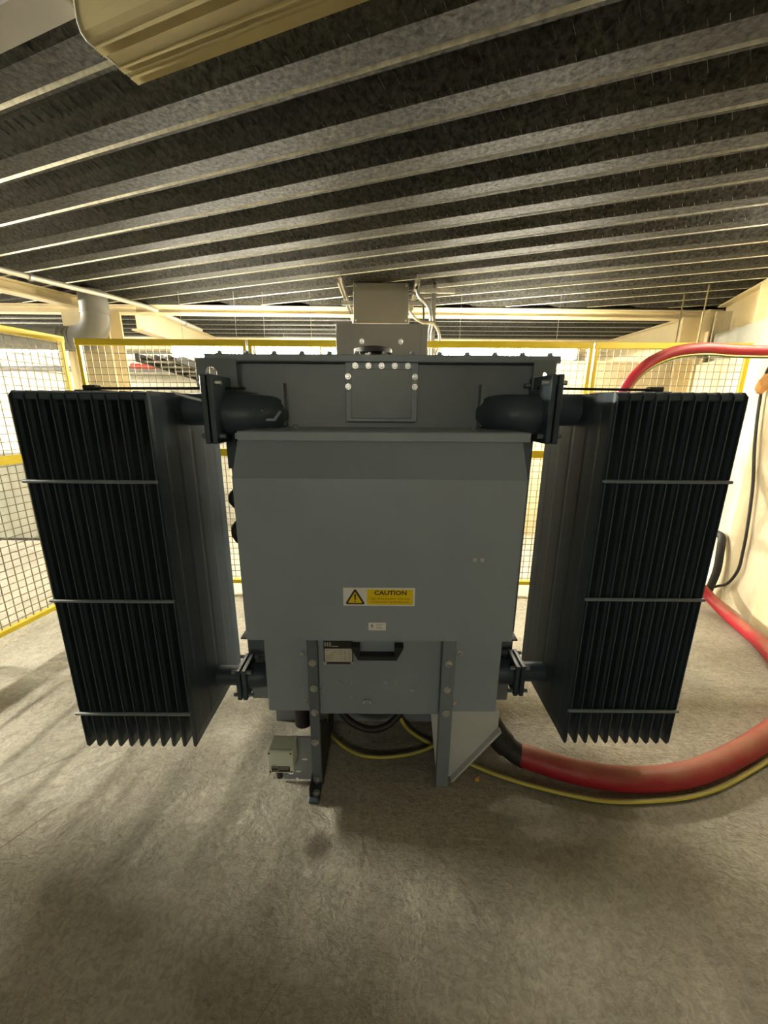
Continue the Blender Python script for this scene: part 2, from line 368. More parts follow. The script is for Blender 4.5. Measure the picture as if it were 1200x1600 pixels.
def hcol(name, cx, cy, wd, dp, z1, label):
    b = MB(); b.box(cx-wd/2, cx+wd/2, cy-dp/2, cy-dp/2+.02, 0, z1); b.box(cx-wd/2, cx+wd/2, cy+dp/2-.02, cy+dp/2, 0, z1); b.box(cx-.01, cx+.01, cy-dp/2+.02, cy+dp/2-.02, 0, z1)
    o = b.build(name, 'cream'); struct(o, label, 'column')
    MB().box(cx-wd*.36, cx-wd*.36+.018, cy-dp/2-.04, cy-dp/2, 0, z1-.2).build('stiffener', 'cream', o)
    return o
hcol('trim_7', -3.07, 4.50, .46, .24, DECK-.1, 'cream steel column behind the left fence corner')
c2 = hcol('trim_8', 3.42, 4.52, .40, .30, DECK-.1, 'cream steel column behind the fence by the right wall')
for x0, x1, z1 in ((3.30, 3.46, 2.56), (3.54, 3.66, 2.60)): MB().box(x0, x1, 4.30, 4.315, 2.14, z1).build('splice_plate', 'wallw', c2)

# walls
WA = radians(11.4)
wr = MB(lambda p: (2.988+p[0]*sin(WA)+p[1]*cos(WA), 3.30+p[0]*cos(WA)-p[1]*sin(WA), p[2]))
wr.box(-7.2, 1.0, 0, .22, 0, 2.06)
wallR = struct(wr.build('wall_right', 'wallw'))
MB(wr.T).box(-7.2, 1.0, .11, .22, 2.06, 2.34).build('upper_course', 'wallg', wallR)
pl = MB(wr.T); pl.box(-1.15, -.55, -.02, .0, .0, 1.42); pl.box(-2.6, -1.15, -.012, 0, 0, 2.06)
pl.build('plaster_patch', 'wallc', wallR)
struct(MB().box(-1.95, 3.55, 4.95, 5.05, 0, 2.16).build('wall_partition', 'wallc'))
struct(MB().box(3.55, 3.7, 4.75, 8.2, 0, 2.16).build('wall_rear_right', 'wallc'))
struct(MB().box(-14.3, 5.5, 7.75, 7.9, 0, DECK).build('wall_back', 'pale'))
lw = MB().box(-14, -2.9, 4.62, 4.80, 0, 1.06); lw.box(-14, -2.9, 4.60, 4.62, .98, 1.06)
struct(lw.build('wall_low', 'wallg'))
struct(MB().box(-14.3, -14.15, -4.2, 7.75, 0, DECK).build('wall_left', 'pale'))
struct(MB().box(-3.4, -3.2, -4.05, 1.62, 0, DECK).build('wall_left_blocker', 'wallg'))  # unseen wall added to keep the left lamp off the foreground floor
struct(MB().box(-14.3, 6, -4.2, -4.05, 0, DECK).build('wall_front', 'wallg'))
struct(MB().box(-14, -2.9, 4.598, 4.602, .0, .03).build('baseboard_left', 'black'))

# ================================================================== TRANSFORMER
TR = thing('transformer', 'large dark grey oil-filled transformer with finned radiators on both sides', 'transformer', (0, 1.9, 0))
TX0, TX1, TY0, TY1 = -.685, .655, 1.75, 2.62
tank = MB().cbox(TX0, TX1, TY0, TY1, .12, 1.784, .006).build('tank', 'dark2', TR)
for x in (-.425, .405):
    MB().box(x-.006, x+.006, TY0-.05, TY0, 1.53, 1.70).build('stiffener', 'dark2', tank)
lid = MB().cbox(-.735, .715, 1.70, 2.68, 1.784, 1.812, .003).build('lid', 'paint', TR)
for i in range(13): 
    x = -.68 + i*.113
    o = inst(BOLT_D, 'lid_bolt', lid, (x, 1.725, 1.812), (-pi/2, 0, 0))
ic = MB().cbox(-.165, .137, 1.712, 1.75, 1.545, 1.784, .004)
insp = ic.build('inspection_cover', 'paint', TR)
ip = MB().cbox(-.140, .112, 1.706, 1.712, 1.560, 1.757, .002).build('raised_panel', 'dark2', insp)
for x in (-.122, -.068, -.014, .040, .094): inst(BOLT, 'bolt', insp, (x, 1.712, 1.770))
for x in (-.152, .124):
    for z in (1.728, 1.688): inst(BOLT, 'bolt', insp, (x, 1.712, z))
rv = MB(); rv.tube([(-.06, 2.1, 1.812), (-.06, 2.1, 1.862), (-.06, 2.1, 1.866), (-.06, 2.1, 1.885), (-.06, 2.1, 1.893)], .05, 20, rs=[.05, .05, .095, .095, .07])
rvo = rv.build('relief_valve', 'black', TR, smooth=40)
for a in range(6): MB().cyl((-.06+.07*cos(a*pi/3+.3), 2.1+.07*sin(a*pi/3+.3), 1.812), (-.06+.07*cos(a*pi/3+.3), 2.1+.07*sin(a*pi/3+.3), 1.864), .008, 8).build('stud', 'zinc', rvo)

# cable box with its hood on the front
CX0, CX1, CY = -.515, .485, 1.315
hood = MB()
hp = [(CY, .752), (CY, 1.370), (1.395, 1.488), (1.75, 1.488), (1.75, .752)]
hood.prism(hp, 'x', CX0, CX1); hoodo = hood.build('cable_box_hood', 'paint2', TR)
MB().box(CX0-.002, CX1+.002, CY-.0015, CY+.001, 1.3685, 1.3715).build('fold_seam', 'paint', hoodo)
rim = MB(); rim.cbox(-.512, .508, 1.385, 1.40, 1.489, 1.522, .003); rim.cbox(-.512, .508, 1.40, 1.75, 1.512, 1.522, .002)
rim.box(-.520, -.512, 1.39, 1.41, 1.495, 1.515)
rimo = rim.build('top_flange', 'paint2', TR)
for x in (-.47, -.36, .36, .46): inst(BOLT_D, 'bolt', rimo, (x, 1.62, 1.522), (-pi/2, 0, 0))
for x0, x1 in ((-.545, -.47), (.475, .515)): MB().box(x0, x1, 1.335, 1.40, .742, .748).build('bottom_lip', 'black', TR)
for x in (.325, .352): inst(BOLT_S, 'rivet', hoodo, (x, CY, 1.08))

# caution sign on the hood
sg = MB().box(-.147, .115, CY-.0015, CY, .898, .970).build('caution_sign', 'sign_w', TR)
MB().box(-.060, .108, CY-.002, CY-.0014, .9035, .9635).build('yellow_panel', 'sign_y', sg)
def tri(cx, cz, r): return [(cx+r*1.05*cos(a), cz+r*sin(a)) for a in (pi/2, pi*7/6, pi*11/6)]
def rtri(cx, cz, r, k):                                       # triangle with rounded corners
    out = []
    for j, a in enumerate((pi/2, pi*7/6, pi*11/6)):
        px, pz = cx+(r-k)*1.02*cos(a), cz+(r-k)*sin(a)
        for t in (-1, -.5, 0, .5, 1): out.append((px+k*.8*cos(a+t*pi/3), pz+k*.8*sin(a+t*pi/3)))
    return out
MB().prism(rtri(-.1035, .9255, .0395, .006), 'y', CY-.0022, CY-.0014).build('triangle_border', 'ink', sg)
MB().prism(rtri(-.1035, .9250, .0285, .003), 'y', CY-.0026, CY-.0020).build('triangle_fill', 'sign_y', sg)
ex = MB(); ex.prism([(-.1065, .945), (-.1005, .945), (-.1012, .922), (-.1058, .922)], 'y', CY-.003, CY-.0024); ex.cyl((-.1035, CY-.003, .9165), (-.1035, CY-.0024, .9165), .0030, 10)
ex.build('exclamation_mark', 'ink', sg)
text('CAUTION', .0235, 'lettering', 'ink', sg, (.026, CY-.0022, .950), sx=1.12, bold=.0006)
text('High centre of gravity. Care must', .0108, 'lettering', 'ink2', sg, (.024, CY-.0022, .9275), sx=.98)
text('be taken when manhandling unit.', .0108, 'lettering', 'ink2', sg, (.024, CY-.0022, .9150), sx=.98)
# small white sticker
st = MB().box(-.055, .010, CY-.0012, CY, .797, .828).build('white_sticker', 'sign_w', TR)
lg = MB(); lg.prism([(-.0465, .8205), (-.0425, .8215), (-.0405, .8165), (-.0365, .8125), (-.0380, .8115), (-.0430, .8140), (-.0455, .8120), (-.0445, .8165)], 'y', CY-.0018, CY-.0010)
lg.prism([(-.0395, .8200), (-.0365, .8195), (-.0360, .8175), (-.0385, .8185)], 'y', CY-.0018, CY-.0010)
for k in range(3): lg.box(-.0475+k*.0042, -.0452+k*.0042, CY-.0018, CY-.001, .8065, .8085)
lg.build('printed_mark', 'ink', st)
pr = MB()
for z, x1 in ((.8225, .002), (.8180, -.006), (.8105, -.004), (.8050, .000)): pr.box(-.0255, x1, CY-.0018, CY-.001, z-.0008, z+.0008)
pr.build('printed_lines', 'inkg', st)

# lower panels, handle, name plate
PY = 1.40
lp = MB(); lp.cbox(-.482, .480, PY, 1.74, .357, .752, .004); lower = lp.build('lower_panel', 'paint2', TR)
cp = MB().cbox(-.262, .232, PY-.014, PY, .357, .752, .002).build('access_plate', 'paint', lower)
for x, z in ((-.175, .512), (-.133, .512), (.010, .512), (.052, .512), (-.248, .478), (.122, .478), (-.127, .445)): inst(BOLT_S, 'rivet', cp, (x, PY-.014, z))
for x in (-.079, -.052): inst(BOLT_S, 'rivet', cp, (x, PY-.014, .418))
MB().prism([(-.088, .412), (-.080, .382), (-.046, .382), (-.040, .412), (-.050, .430), (-.078, .430)], 'y', PY-.018, PY-.014).build('earth_tab', 'paint', cp)
for x, z in ((-.325, .640), (.312, .642), (-.320, .405), (.30, .405)): inst(BOLT, 'bolt', lower, (x, PY, z))
hd = MB(); hy = PY-.014
hd.prism([(-.125, .70), (-.092, .70), (-.092, .658), (.045, .658), (.045, .70), (.080, .70), (.078, .690), (.054, .640), (-.098, .640), (-.124, .690)], 'y', hy-.035, hy)
hd.build('lifting_handle', 'black', TR)
npl = MB().cbox(-.238, -.120, hy-.004, hy, .600, .705, .001).build('name_plate', 'black', TR)
MB().prism([(-.234, .620), (-.229, .612), (-.129, .612), (-.124, .620), (-.124, .668), (-.127, .672), (-.231, .672), (-.234, .668)], 'y', hy-.0052, hy-.0036).build('data_panel', 'alu', npl)
rows = MB()
for x0, x1, z in ((-.231, -.212, .666), (-.177, -.163, .665), (-.156, -.148, .665), (-.140, -.130, .665), (-.206, -.188, .655), (-.206, -.199, .648), (-.231, -.202, .640), (-.231, -.200, .631), (-.231, -.202, .623)): rows.box(x0, x1, hy-.0056, hy-.005, z-.0012, z+.0012)
for x0, w_, zs in ((-.182, .003, (.658, .650)), (-.172, .006, (.658, .651, .645)), (-.155, .006, (.658, .652, .646, .635, .628, .621)), (-.137, .005, (.658, .651, .644, .636, .628, .621)), (-.168, .004, (.634, .626))):
    for z in zs: rows.box(x0, x0+w_, hy-.0056, hy-.005, z-.0018, z+.0018)
rows.build('printed_lines', 'inkg', npl)
hl = MB()
for k in range(3): hl.box(-.234+k*.010, -.228+k*.010, hy-.0046, hy-.0038, .682, .700)
hl.box(-.206, -.178, hy-.0046, hy-.0038, .680, .684); hl.build('printed_mark', 'inkg', npl)
for x in (-.234, -.124): inst(BOLT_S, 'rivet', npl, (x, hy-.003, .606))

# front legs (angle iron), left skid and right support foot
def leg(x0, x1, side, z0):
    b = MB(); b.cbox(x0, x1, 1.362, 1.370, z0, .752, .0015)
    if side < 0: b.box(x1-.008, x1, 1.370, 1.40, z0, .752); b.box(x0, x0+.006, 1.370, 1.386, z0, .752)
    else: b.box(x0, x0+.008, 1.370, 1.40, z0, .752); b.box(x1-.006, x1, 1.370, 1.386, z0, .752)
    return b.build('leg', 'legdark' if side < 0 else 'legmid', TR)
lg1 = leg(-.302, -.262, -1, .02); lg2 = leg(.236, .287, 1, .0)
for lo, xs in ((lg1, -.280), (lg2, .262)):
    for z in (.62, .50, .385): inst(BOLT_L, 'bolt', lo, (xs, 1.362, z))
for z in (.215, .015): inst(BOLT_L, 'bolt', lg1, (-.284, 1.362, z+.02))
sk = MB(); sk.prism([(1.372, 0), (2.55, 0), (2.55, .12), (1.60, .12), (1.372, .34)], 'x', -.264, -.258); sk.box(-.305, -.264, 1.40, 2.55, .0, .012); sk.box(-.305, -.264, 1.76, 2.55, .108, .12)
skid = sk.build('skid', 'black', TR)
ft = MB(); ft.cbox(-.306, -.262, 1.280, 1.40, 0, .016, .002); ft.box(-.306, -.302, 1.30, 1.40, .0, .06)
fto = ft.build('foot', 'dark', TR); inst(BOLT_L, 'bolt', fto, (-.280, 1.315, .016), (-pi/2, 0, 0))
sk2 = MB(); sk2.box(.26, .266, 1.45, 2.55, 0, .12); sk2.box(.266, .305, 1.45, 2.55, 0, .012); sk2.build('skid', 'dark2', TR)
bc = MB(); bc.box(-.56, .56, 1.735, 1.743, .0, .125); bc.box(-.56, .56, 1.743, 1.79, 0, .010); bc.build('base_channel', 'plate', TR)
MB().box(-.56, .56, 2.45, 2.50, 0, .12).build('base_channel', 'plate', TR)
gs = MB(); gs.prism([(.205, .357), (.500, .357), (.500, .272), (.305, .002), (.245, .002), (.224, .18)], 'y', 1.412, 1.418)
gso = gs.build('support_plate', 'light', TR)
gf = MB(); gf.add([(.500, 1.385, .272), (.305, 1.385, .002), (.305, 1.412, .002), (.500, 1.412, .272), (.508, 1.385, .266), (.313, 1.385, -.004+.004), (.313, 1.412, 0), (.508, 1.412, .266)],
                 [(0, 1, 2, 3), (4, 7, 6, 5), (0, 4, 5, 1), (2, 6, 7, 3), (0, 3, 7, 4), (1, 5, 6, 2)])
gf.build('edge_flange', 'light', gso)
dv = MB(); dv.cyl((-.385, 1.60, .335), (-.385, 1.60, .115), .042, 16); dv.cyl((-.44, 1.68, .19), (-.385, 1.62, .19), .03, 12); dv.build('drain_valve', 'black', TR, smooth=40)
# black bushing wells poking out beside the hood, and a hanging plate
for x, y, z, r in ((-.678, 1.80, 1.19, .05), (-.678, 1.80, 1.03, .06)): MB().tube([(x+.03, y, z), (x-.02, y, z), (x-.04, y, z)], r, 14, rs=[r, r, r*.6]).build('pocket', 'black', TR, smooth=40)
MB().cbox(-.655, -.615, 1.645, 1.653, 1.352, 1.492, .002).build('hanging_plate', 'dark', TR)
# lifting lugs at the upper corners
for sx, x0, x1 in ((-1, -.762, -.600), (1, .600, .690)):
    b = MB(); n = 20; cx, cz, r = (-.703, 1.735, .025) if sx < 0 else (.648, 1.735, .012)
    outer = [(x0, 1.675), (x1, 1.675), (x1, 1.792), (x0, 1.792)]
    ring = [(cx+r*cos(2*pi*k/n), cz+r*sin(2*pi*k/n)) for k in range(n)]
    def edge(p):                                                # project a ring direction to the rectangle
        dx, dz = p[0]-cx, p[1]-cz; t = min([(x1-cx)/dx if dx > 1e-9 else 9e9, (x0-cx)/dx if dx < -1e-9 else 9e9, (1.792-cz)/dz if dz > 1e-9 else 9e9, (1.675-cz)/dz if dz < -1e-9 else 9e9]); return (cx+dx*t, cz+dz*t)
    outr = [edge(p) for p in ring]; v = []; f = []
    for y in (1.680, 1.692): v += [(p[0], y, p[1]) for p in ring] + [(p[0], y, p[1]) for p in outr]
    for k in range(n):
        j = (k+1) % n
        f += [(k, j, n+j, n+k), (2*n+k, 3*n+k, 3*n+j, 2*n+j), (k, 2*n+k, 2*n+j, j), (n+k, n+j, 3*n+j, 3*n+k)]
    # square off the corners
    for (qx, qz) in outer:
        ks = sorted(range(n), key=lambda k: hypot(outr[k][0]-qx, outr[k][1]-qz))[:2]; bI = len(v)
        v += [(qx, 1.680, qz), (qx, 1.692, qz)]; f += [(bI, n+ks[0], n+ks[1]), (bI+1, 3*n+ks[0], 3*n+ks[1])]
    b.add(v, f); b.build('lifting_lug', 'dark2', TR)

# radiators
RY0, RY1 = 1.345, 1.90
def radiator(X0, X1, inner, zb, zt_):
    """fins between X0 and X1; inner is the side (+1 / -1) facing the tank"""
    yc = (RY0+RY1)/2; zh = zt_-.060; zl = zb+.150
    xin = X1 if inner > 0 else X0; xo = X0 if inner > 0 else X1
    h = MB(); xe = xin + inner*.112
    h.cyl((xo, yc, zh), (xe, yc, zh), .062, 18)
    R_ = h.build('radiator', 'dark', TR, smooth=40)
    MB().cyl((xo, yc, zl), (xe, yc, zl), .045, 18).build('lower_header', 'dark', R_, smooth=40)
    # one fin: a pressed plate, thin at its front and rear edges, with shallow flutes
    prof = []; W = RY1-RY0
    ys = [0, .012, .022, .07, .085, .16, .175, .26, .275]; xs = [.0018, .0018, .0062, .0062, .0054, .0054, .0062, .0062, .0054]
    half = [(y, x) for y, x in zip(ys, xs)] + [(W/2, .0054)] + [(W-y, x) for y, x in reversed(list(zip(ys, xs)))]
    ring = [(x, y) for y, x in half] + [(-x, y) for y, x in reversed(half)]
    n = len(ring); zs = [0, .018, .045, zt_-zb-.045, zt_-zb-.016, zt_-zb]; kx = [.45, .6, 1, 1, .7, .45]; ins = [.010, 0, 0, 0, 0, .016]
    f_ = MB(); v = []
    for z, k, i_ in zip(zs, kx, ins):
        for (x, y) in ring: v.append((x*k, min(max(y, i_), W-i_), z))
    fs = [tuple(range(n))[::-1], tuple((len(zs)-1)*n+i for i in range(n))]
    for l in range(len(zs)-1):
        for i in range(n): fs.append((l*n+i, l*n+(i+1) % n, (l+1)*n+(i+1) % n, (l+1)*n+i))
    f_.add(v, fs); me = f_.mesh('fin', 'dark', smooth=0)
    for k in range(11):
        inst(me, 'fin', R_, (X0+.004+(X1-X0-.008)*k/10, RY0, zb))
    MB().cbox(X0+.006, X1-.006, RY0+.010, RY0+.10, zt_-.030, zt_-.006, .004).build('top_collar', 'dark', R_)
    H_ = zt_-zb
    for fr_ in (.125, .475, .79):                               # tie bars along the front edges
        z = zt_-H_*(1-fr_) if False else zb+H_*fr_
        MB().tube([(X0-.012, RY0-.006, z), (X0-.006, RY0-.006, z), (X1+.001, RY0-.006, z), (X1+.004, RY0-.006, z)], .006, 10, rs=[.003, .0065, .0065, .003]).build('tie_bar', 'dark2', R_, smooth=40)
    # flange pairs with valves at both headers
    for z, hs in ((zh, .125), (zl, .078)):
        for d in (0, 1):
            x = xe + inner*(d*.026); fl_ = MB().cbox(min(x, x+inner*.02), max(x, x+inner*.02), yc-hs, yc+hs*.85, z-hs, z+hs, .003).build('flange', 'dark', R_)
        for sy in (-1, 1):
            for sz in (-1, 1):
                MB().tube([(xe-inner*.022, yc+sy*hs*.75, z+sz*hs*.78), (xe+inner*.068, yc+sy*hs*.75, z+sz*hs*.78)], .009, 6).build('flange_bolt', 'zinc' if sz > 0 and sy < 0 else 'dark2', R_)
    # pipes into the tank front with an elbow
    x2 = xe + inner*.046
    reach = .235 if z == z else 0
    for z, rr, ln in ((zh-.02, .078, .075), (zl, .058, .035)):
        P = [(x2, yc, z), (x2+inner*ln, yc, z)]
        for t in (22, 45, 68, 90): P.append((x2+inner*(ln+.06*sin(radians(t))), yc+.075*(1-cos(radians(t))), z))
        P.append((P[-1][0], TY0+.01, z)); MB().tube(P, rr, 18).build('pipe_elbow', 'dark', R_, smooth=40)
    # lug under the lower header, clamp and rod on top
    MB().tube(spline([(xin-inner*.03, yc+.05, zl-.06), (xin+inner*.02, yc+.06, zl-.085), (xin+inner*.055, yc+.05, zl-.06)], 4), .006, 8).build('lug', 'dark', R_)
    xk = X0+.085 if inner > 0 else X1-.19
    if inner < 0: xk = X0+.30
    c = MB(); c.cbox(xk-.05, xk+.05, yc-.035, yc+.035, zt_-.012, zt_+.012, .004); c.cbox(xk-.026, xk+.026, yc-.02, yc+.02, zt_+.012, zt_+.030, .004); c.build('clamp', 'black', R_)
    xr = -.55 if inner > 0 else .60
    MB().cyl((xk, yc, zt_+.018), (xr, yc, zt_+.022), .005, 8).build('tie_rod', 'black', R_)
    return R_
radL = radiator(-1.240, -.785, 1, .212, 1.652); radL['label'] = 'left bank of black radiator fins'
radR = radiator(.762, 1.196, -1, .245, 1.660); radR['label'] = 'right bank of blue-black radiator fins'
# small lever on the left pipe, sensor wire
lv = MB(); lv.prism([(-.520, 1.545), (-.512, 1.548), (-.470, 1.590), (-.478, 1.593)], 'y', 1.575, 1.590); lv.prism([(-.470, 1.550), (-.43, 1.550), (-.405, 1.585), (-.412, 1.590), (-.436, 1.560), (-.468, 1.560)], 'y', 1.585, 1.60)
lv.build('valve_lever', 'paint', TR)
MB().tube(spline([(-.80, 1.55, 1.655), (-.74, 1.52, 1.640), (-.685, 1.53, 1.625)], 5), .005, 8).build('sensor_wire', 'white', TR)

# junction box on its bracket beside the left leg
br = MB(); br.box(-.470, -.300, 1.388, 1.393, .055, .235); 
br.v = []; br.f = []
n = 16; hx, hz, hr = -.412, .050, .022; 
xs0, xs1, za, zb_ = -.470, -.300, .008, .235
ring = [(hx+hr*cos(2*pi*k/n), hz+hr*.8*sin(2*pi*k/n)) for k in range(n)]
br.box(xs0, xs1, 1.388, 1.393, .085, zb_); br.box(hx+.04, xs1, 1.388, 1.393, za, .085); br.box(xs0, hx-.03, 1.388, 1.393, za, .085)
def clampq(p):
    dx, dz = p[0]-hx, p[1]-hz; t = min([.04/dx if dx > 1e-9 else 9e9, -.03/dx if dx < -1e-9 else 9e9, (.085-hz)/dz if dz > 1e-9 else 9e9, (za-hz)/dz if dz < -1e-9 else 9e9]); return (hx+dx*t, hz+dz*t)
v = []; f = []
for y in (1.388, 1.393): v += [(p[0], y, p[1]) for p in ring] + [(*clampq(p)[:1], y, clampq(p)[1]) for p in ring]
for k in range(n):
    j = (k+1) % n; f += [(k, j, n+j, n+k), (2*n+k, 3*n+k, 3*n+j, 2*n+j), (k, 2*n+k, 2*n+j, j)]
br.add(v, f); bro = br.build('box_bracket', 'plate', TR)
for (x, z) in ((-.338, .118), (-.368, .052)): MB().prism([(x-.012, z+.003), (x+.004, z+.004), (x+.013, z), (x+.004, z-.005), (x-.012, z-.003)], 'y', 1.3865, 1.3882).build('scrape', 'sign_w', bro)
jb = MB().cbox(-.468, -.368, 1.318, 1.388, .140, .245, .004).build('junction_box', 'boxplastic', TR)
MB().cbox(-.470, -.366, 1.300, 1.317, .138, .247, .004).build('box_lid', 'boxplastic', jb)
MB().box(-.456, -.380, 1.2992, 1.3005, .146, .174).build('box_label', 'ink', jb)
pw = MB()
for x0, x1, z in ((-.452, -.424, .168), (-.420, -.384, .168), (-.430, -.386, .161), (-.450, -.440, .152), (-.437, -.426, .152), (-.454, -.434, .181)): pw.box(x0, x1, 1.2985, 1.2994, z-.0016, z+.0016)
pw.build('printed_lines', 'inkg', jb)
for x in (-.462, -.374):
    for z in (.146, .239): MB().cyl((x, 1.3005, z), (x, 1.2985, z), .0042, 8).build('screw', 'ink', jb)
MB().tube([(-.440, 1.352, .140), (-.440, 1.352, .128), (-.440, 1.352, .127), (-.440, 1.352, .062)], .012, 12, rs=[.016, .016, .0125, .0125]).build('cable_gland', 'black', jb, smooth=40)

# ================================================================== CABLES
RR = .040
rc = thing('red_cable', 'thick dusty red power cable looping over the floor and arching above the right radiator', 'cable', (1.2, 1.5, 0))
path = [(.640, 1.475, .058), (.86, 1.395, .051), (1.13, 1.36, .051), (1.46, 1.42, .051), (1.95, 1.63, .051), (2.35, 1.88, .051), (2.50, 2.15, .051), (2.62, 2.42, .051), (2.70, 2.80, .06),
        (2.62, 3.02, .20), (2.25, 3.02, .55), (1.78, 2.90, 1.05), (1.52, 2.75, 1.45), (1.55, 2.70, 1.68), (1.66, 2.70, 1.86), (1.82, 2.70, 1.955), (2.02, 2.70, 1.985), (2.25, 2.70, 1.975), (2.46, 2.64, 1.965), (2.57, 2.45, 1.96), (2.58, 2.1, 1.97), (2.5, 1.7, 2.0)]
rs_ = [.050 if i < 56 else max(.036, .050-.014*(i-56)/24) for i in range(len(spline(path, 8)))]
MB().tube(spline(path, 8), RR, 16, rs=rs_).build('red_sheath', 'red', rc, smooth=60)
MB().tube(spline([(.40, 1.62, .34), (.47, 1.58, .22), (.545, 1.53, .11), (.610, 1.492, .062), (.655, 1.468, .05)], 6), .05, 14, rs=[.060]*8+[.056]*8+[.048]*9).build('shrink_boot', 'rubber', rc, smooth=60)
ec = [(.024, 1.74, .30), (.03, 1.73, .18), (.08, 1.71, .07), (.140, 1.655, .014), (.286, 1.545, .012), (.42, 1.46, .012), (.58, 1.385, .012), (.80, 1.318, .012), (.98, 1.290, .012), (1.25, 1.305, .012), (1.45, 1.350, .012), (1.67, 1.435, .012), (1.95, 1.555, .014)]
tag(MB().tube(spline(ec, 8), .011, 10).build('earth_cable', 'earth', smooth=60), 'long yellow and green earth cable running beside the red cable on the floor', 'cable')
ec2 = [(-.29, 1.80, .06), (-.27, 1.66, .013), (-.20, 1.57, .012), (-.113, 1.515, .012), (-.02, 1.50, .012), (.07, 1.507, .012), (.17, 1.53, .012), (.257, 1.568, .025), (.30, 1.66, .035)]
tag(MB().tube(spline(ec2, 8), .010, 10).build('earth_cable', 'earth', smooth=60), 'short yellow and green earth cable curving between the two front legs', 'cable')
bc_ = [(-.26, 1.66, .36), (-.235, 1.63, .22), (-.16, 1.60, .125), (-.06, 1.59, .085), (.03, 1.60, .105), (.10, 1.63, .18), (.14, 1.66, .36)]
tag(MB().tube(spline(bc_, 8), .017, 12).build('black_cable', 'rubber', smooth=60), 'thick black cable hanging in a loop below the access plate', 'cable')
ap = [(p[0]-.012, p[1]-.03, p[2]-.040) for p in path[11:19]]
tag(MB().tube(spline(ap, 8), .008, 8).build('earth_cable', 'earth', smooth=60), 'thin yellow earth wire following the arch of the red cable at the right', 'cable')
def onwall(t, off, z): p = wr.T((t, -off, z)); return p
wc = [(2.80, 2.90, 2.02), (2.91, 3.12, 1.97), (2.935, 3.21, 1.88), (2.935, 3.20, 1.61), (2.922, 3.14, 1.32), (2.907, 3.06, 1.03), (2.897, 3.01, .72), (2.892, 2.99, .51), (2.890, 2.99, .345), (2.905, 3.07, .19), (2.93, 3.20, .10), (2.92, 3.26, .03)]
tag(MB().tube(spline(wc, 8), .011, 10).build('wall_cable', 'rubber', smooth=60), 'thin black cable hanging down the right wall', 'cable')
tl = [(2.925, 3.30, .56), (2.93, 3.25, .54), (2.91, 3.21, .42), (2.90, 3.19, .25), (2.88, 3.20, .06)]
tag(MB().tube(spline(tl, 6), .030, 12).build('cable_tail', 'rubber', smooth=60), 'stubby thick black cable tail standing against the right wall base', 'cable')
rg = MB(); rp = (2.90, 3.17, 1.80)
ico = []
for i in range(7):
    for j in range(10):
        th = pi*(i+.5)/7; ph = 2*pi*j/10; r = .055*(1+.25*random.uniform(-1, 1))
        ico.append((rp[0]+r*.7*sin(th)*cos(ph), rp[1]+r*.8*sin(th)*sin(ph), rp[2]+r*1.25*cos(th)))
rg.add(ico, [(i*10+j, i*10+(j+1) % 10, (i+1)*10+(j+1) % 10, (i+1)*10+j) for i in range(6) for j in range(10)] + [tuple(range(10))[::-1], tuple(60+j for j in range(10))])
tag(rg.build('orange_rag', 'rust', smooth=50), 'crumpled orange-brown rag stuck at the top of the right wall', 'rag')
cr = MB(); cv = [(.412, 1.392, 0), (.428, 1.386, 0), (.436, 1.402, 0), (.421, 1.410, 0), (.416, 1.394, .014), (.430, 1.390, .011), (.431, 1.402, .016), (.421, 1.404, .012)]
cr.add(cv, [(0, 3, 2, 1), (4, 5, 6, 7), (0, 1, 5, 4), (1, 2, 6, 5), (2, 3, 7, 6), (3, 0, 4, 7)])
tag(cr.build('crumb', 'orange'), 'small orange crumb lying on the floor by the right foot', 'debris')

# ================================================================== FENCE
def fence_panel(p0, p1, z0, z1, label, posts=(1, 1), zmid=1.25):
    dx, dy = p1[0]-p0[0], p1[1]-p0[1]; Ln = hypot(dx, dy); T = along(p0[0], p0[1], dx, dy)
    t = thing('mesh_fence_panel', label, 'fence', (p0[0], p0[1], 0), 'yellow mesh fence panels around the transformer')
    S = .032
    MB(T).cbox(0, Ln, -.02, .02, z1-.045, z1, .003).build('top_rail', 'yellow', t)
    MB(T).cbox(S, Ln-S, -.018, .018, zmid-.03, zmid+.03, .003).build('mid_rail', 'yellow', t)
    MB(T).cbox(0, Ln, -.02, .02, z0, z0+.035, .003).build('bottom_rail', 'yellow', t)
    for a, on in ((0, posts[0]), (Ln-S, posts[1])):
        MB(T).cbox(a+.004, a+S-.004 if not on else a+S, -.018, .018, 0 if on else z0, z1, .003).build('post', 'yellow', t)
    m = MB(T); r = .0021; x = S+.02
    while x < Ln-S: m.box(x-r, x+r, -.0042, 0, z0+.035, z1-.045); x += .0525
    z = z0+.06
    while z < z1-.05: m.box(S*.5, Ln-S*.5, 0, .0042, z-r, z+r); z += .0525
    o = m.build('wire_mesh', 'wire', t); o['kind'] = 'stuff'
    return t
FY = 3.22; Z0, Z1 = .10, 2.098
xs_ = [-2.36, -1.05, .27, 1.585, 2.79]
lb = ['left rear yellow mesh fence panel behind the left radiator', 'rear yellow mesh fence panel behind the transformer left half', 'rear yellow mesh fence panel behind the transformer right half', 'rear yellow mesh fence panel at the right beside the wall']
for i in range(4): fence_panel((xs_[i]+.006, FY), (xs_[i+1]-.006, FY), Z0, Z1, lb[i])
fence_panel((-2.43, FY-.03), (-2.60, FY-1.05), Z0, Z1+.01, 'side yellow mesh fence panel running forward from the left rear corner')
fence_panel((-2.602, FY-1.062), (-2.77, FY-2.35), Z0, Z1+.01, 'nearest yellow mesh fence panel at the left edge')

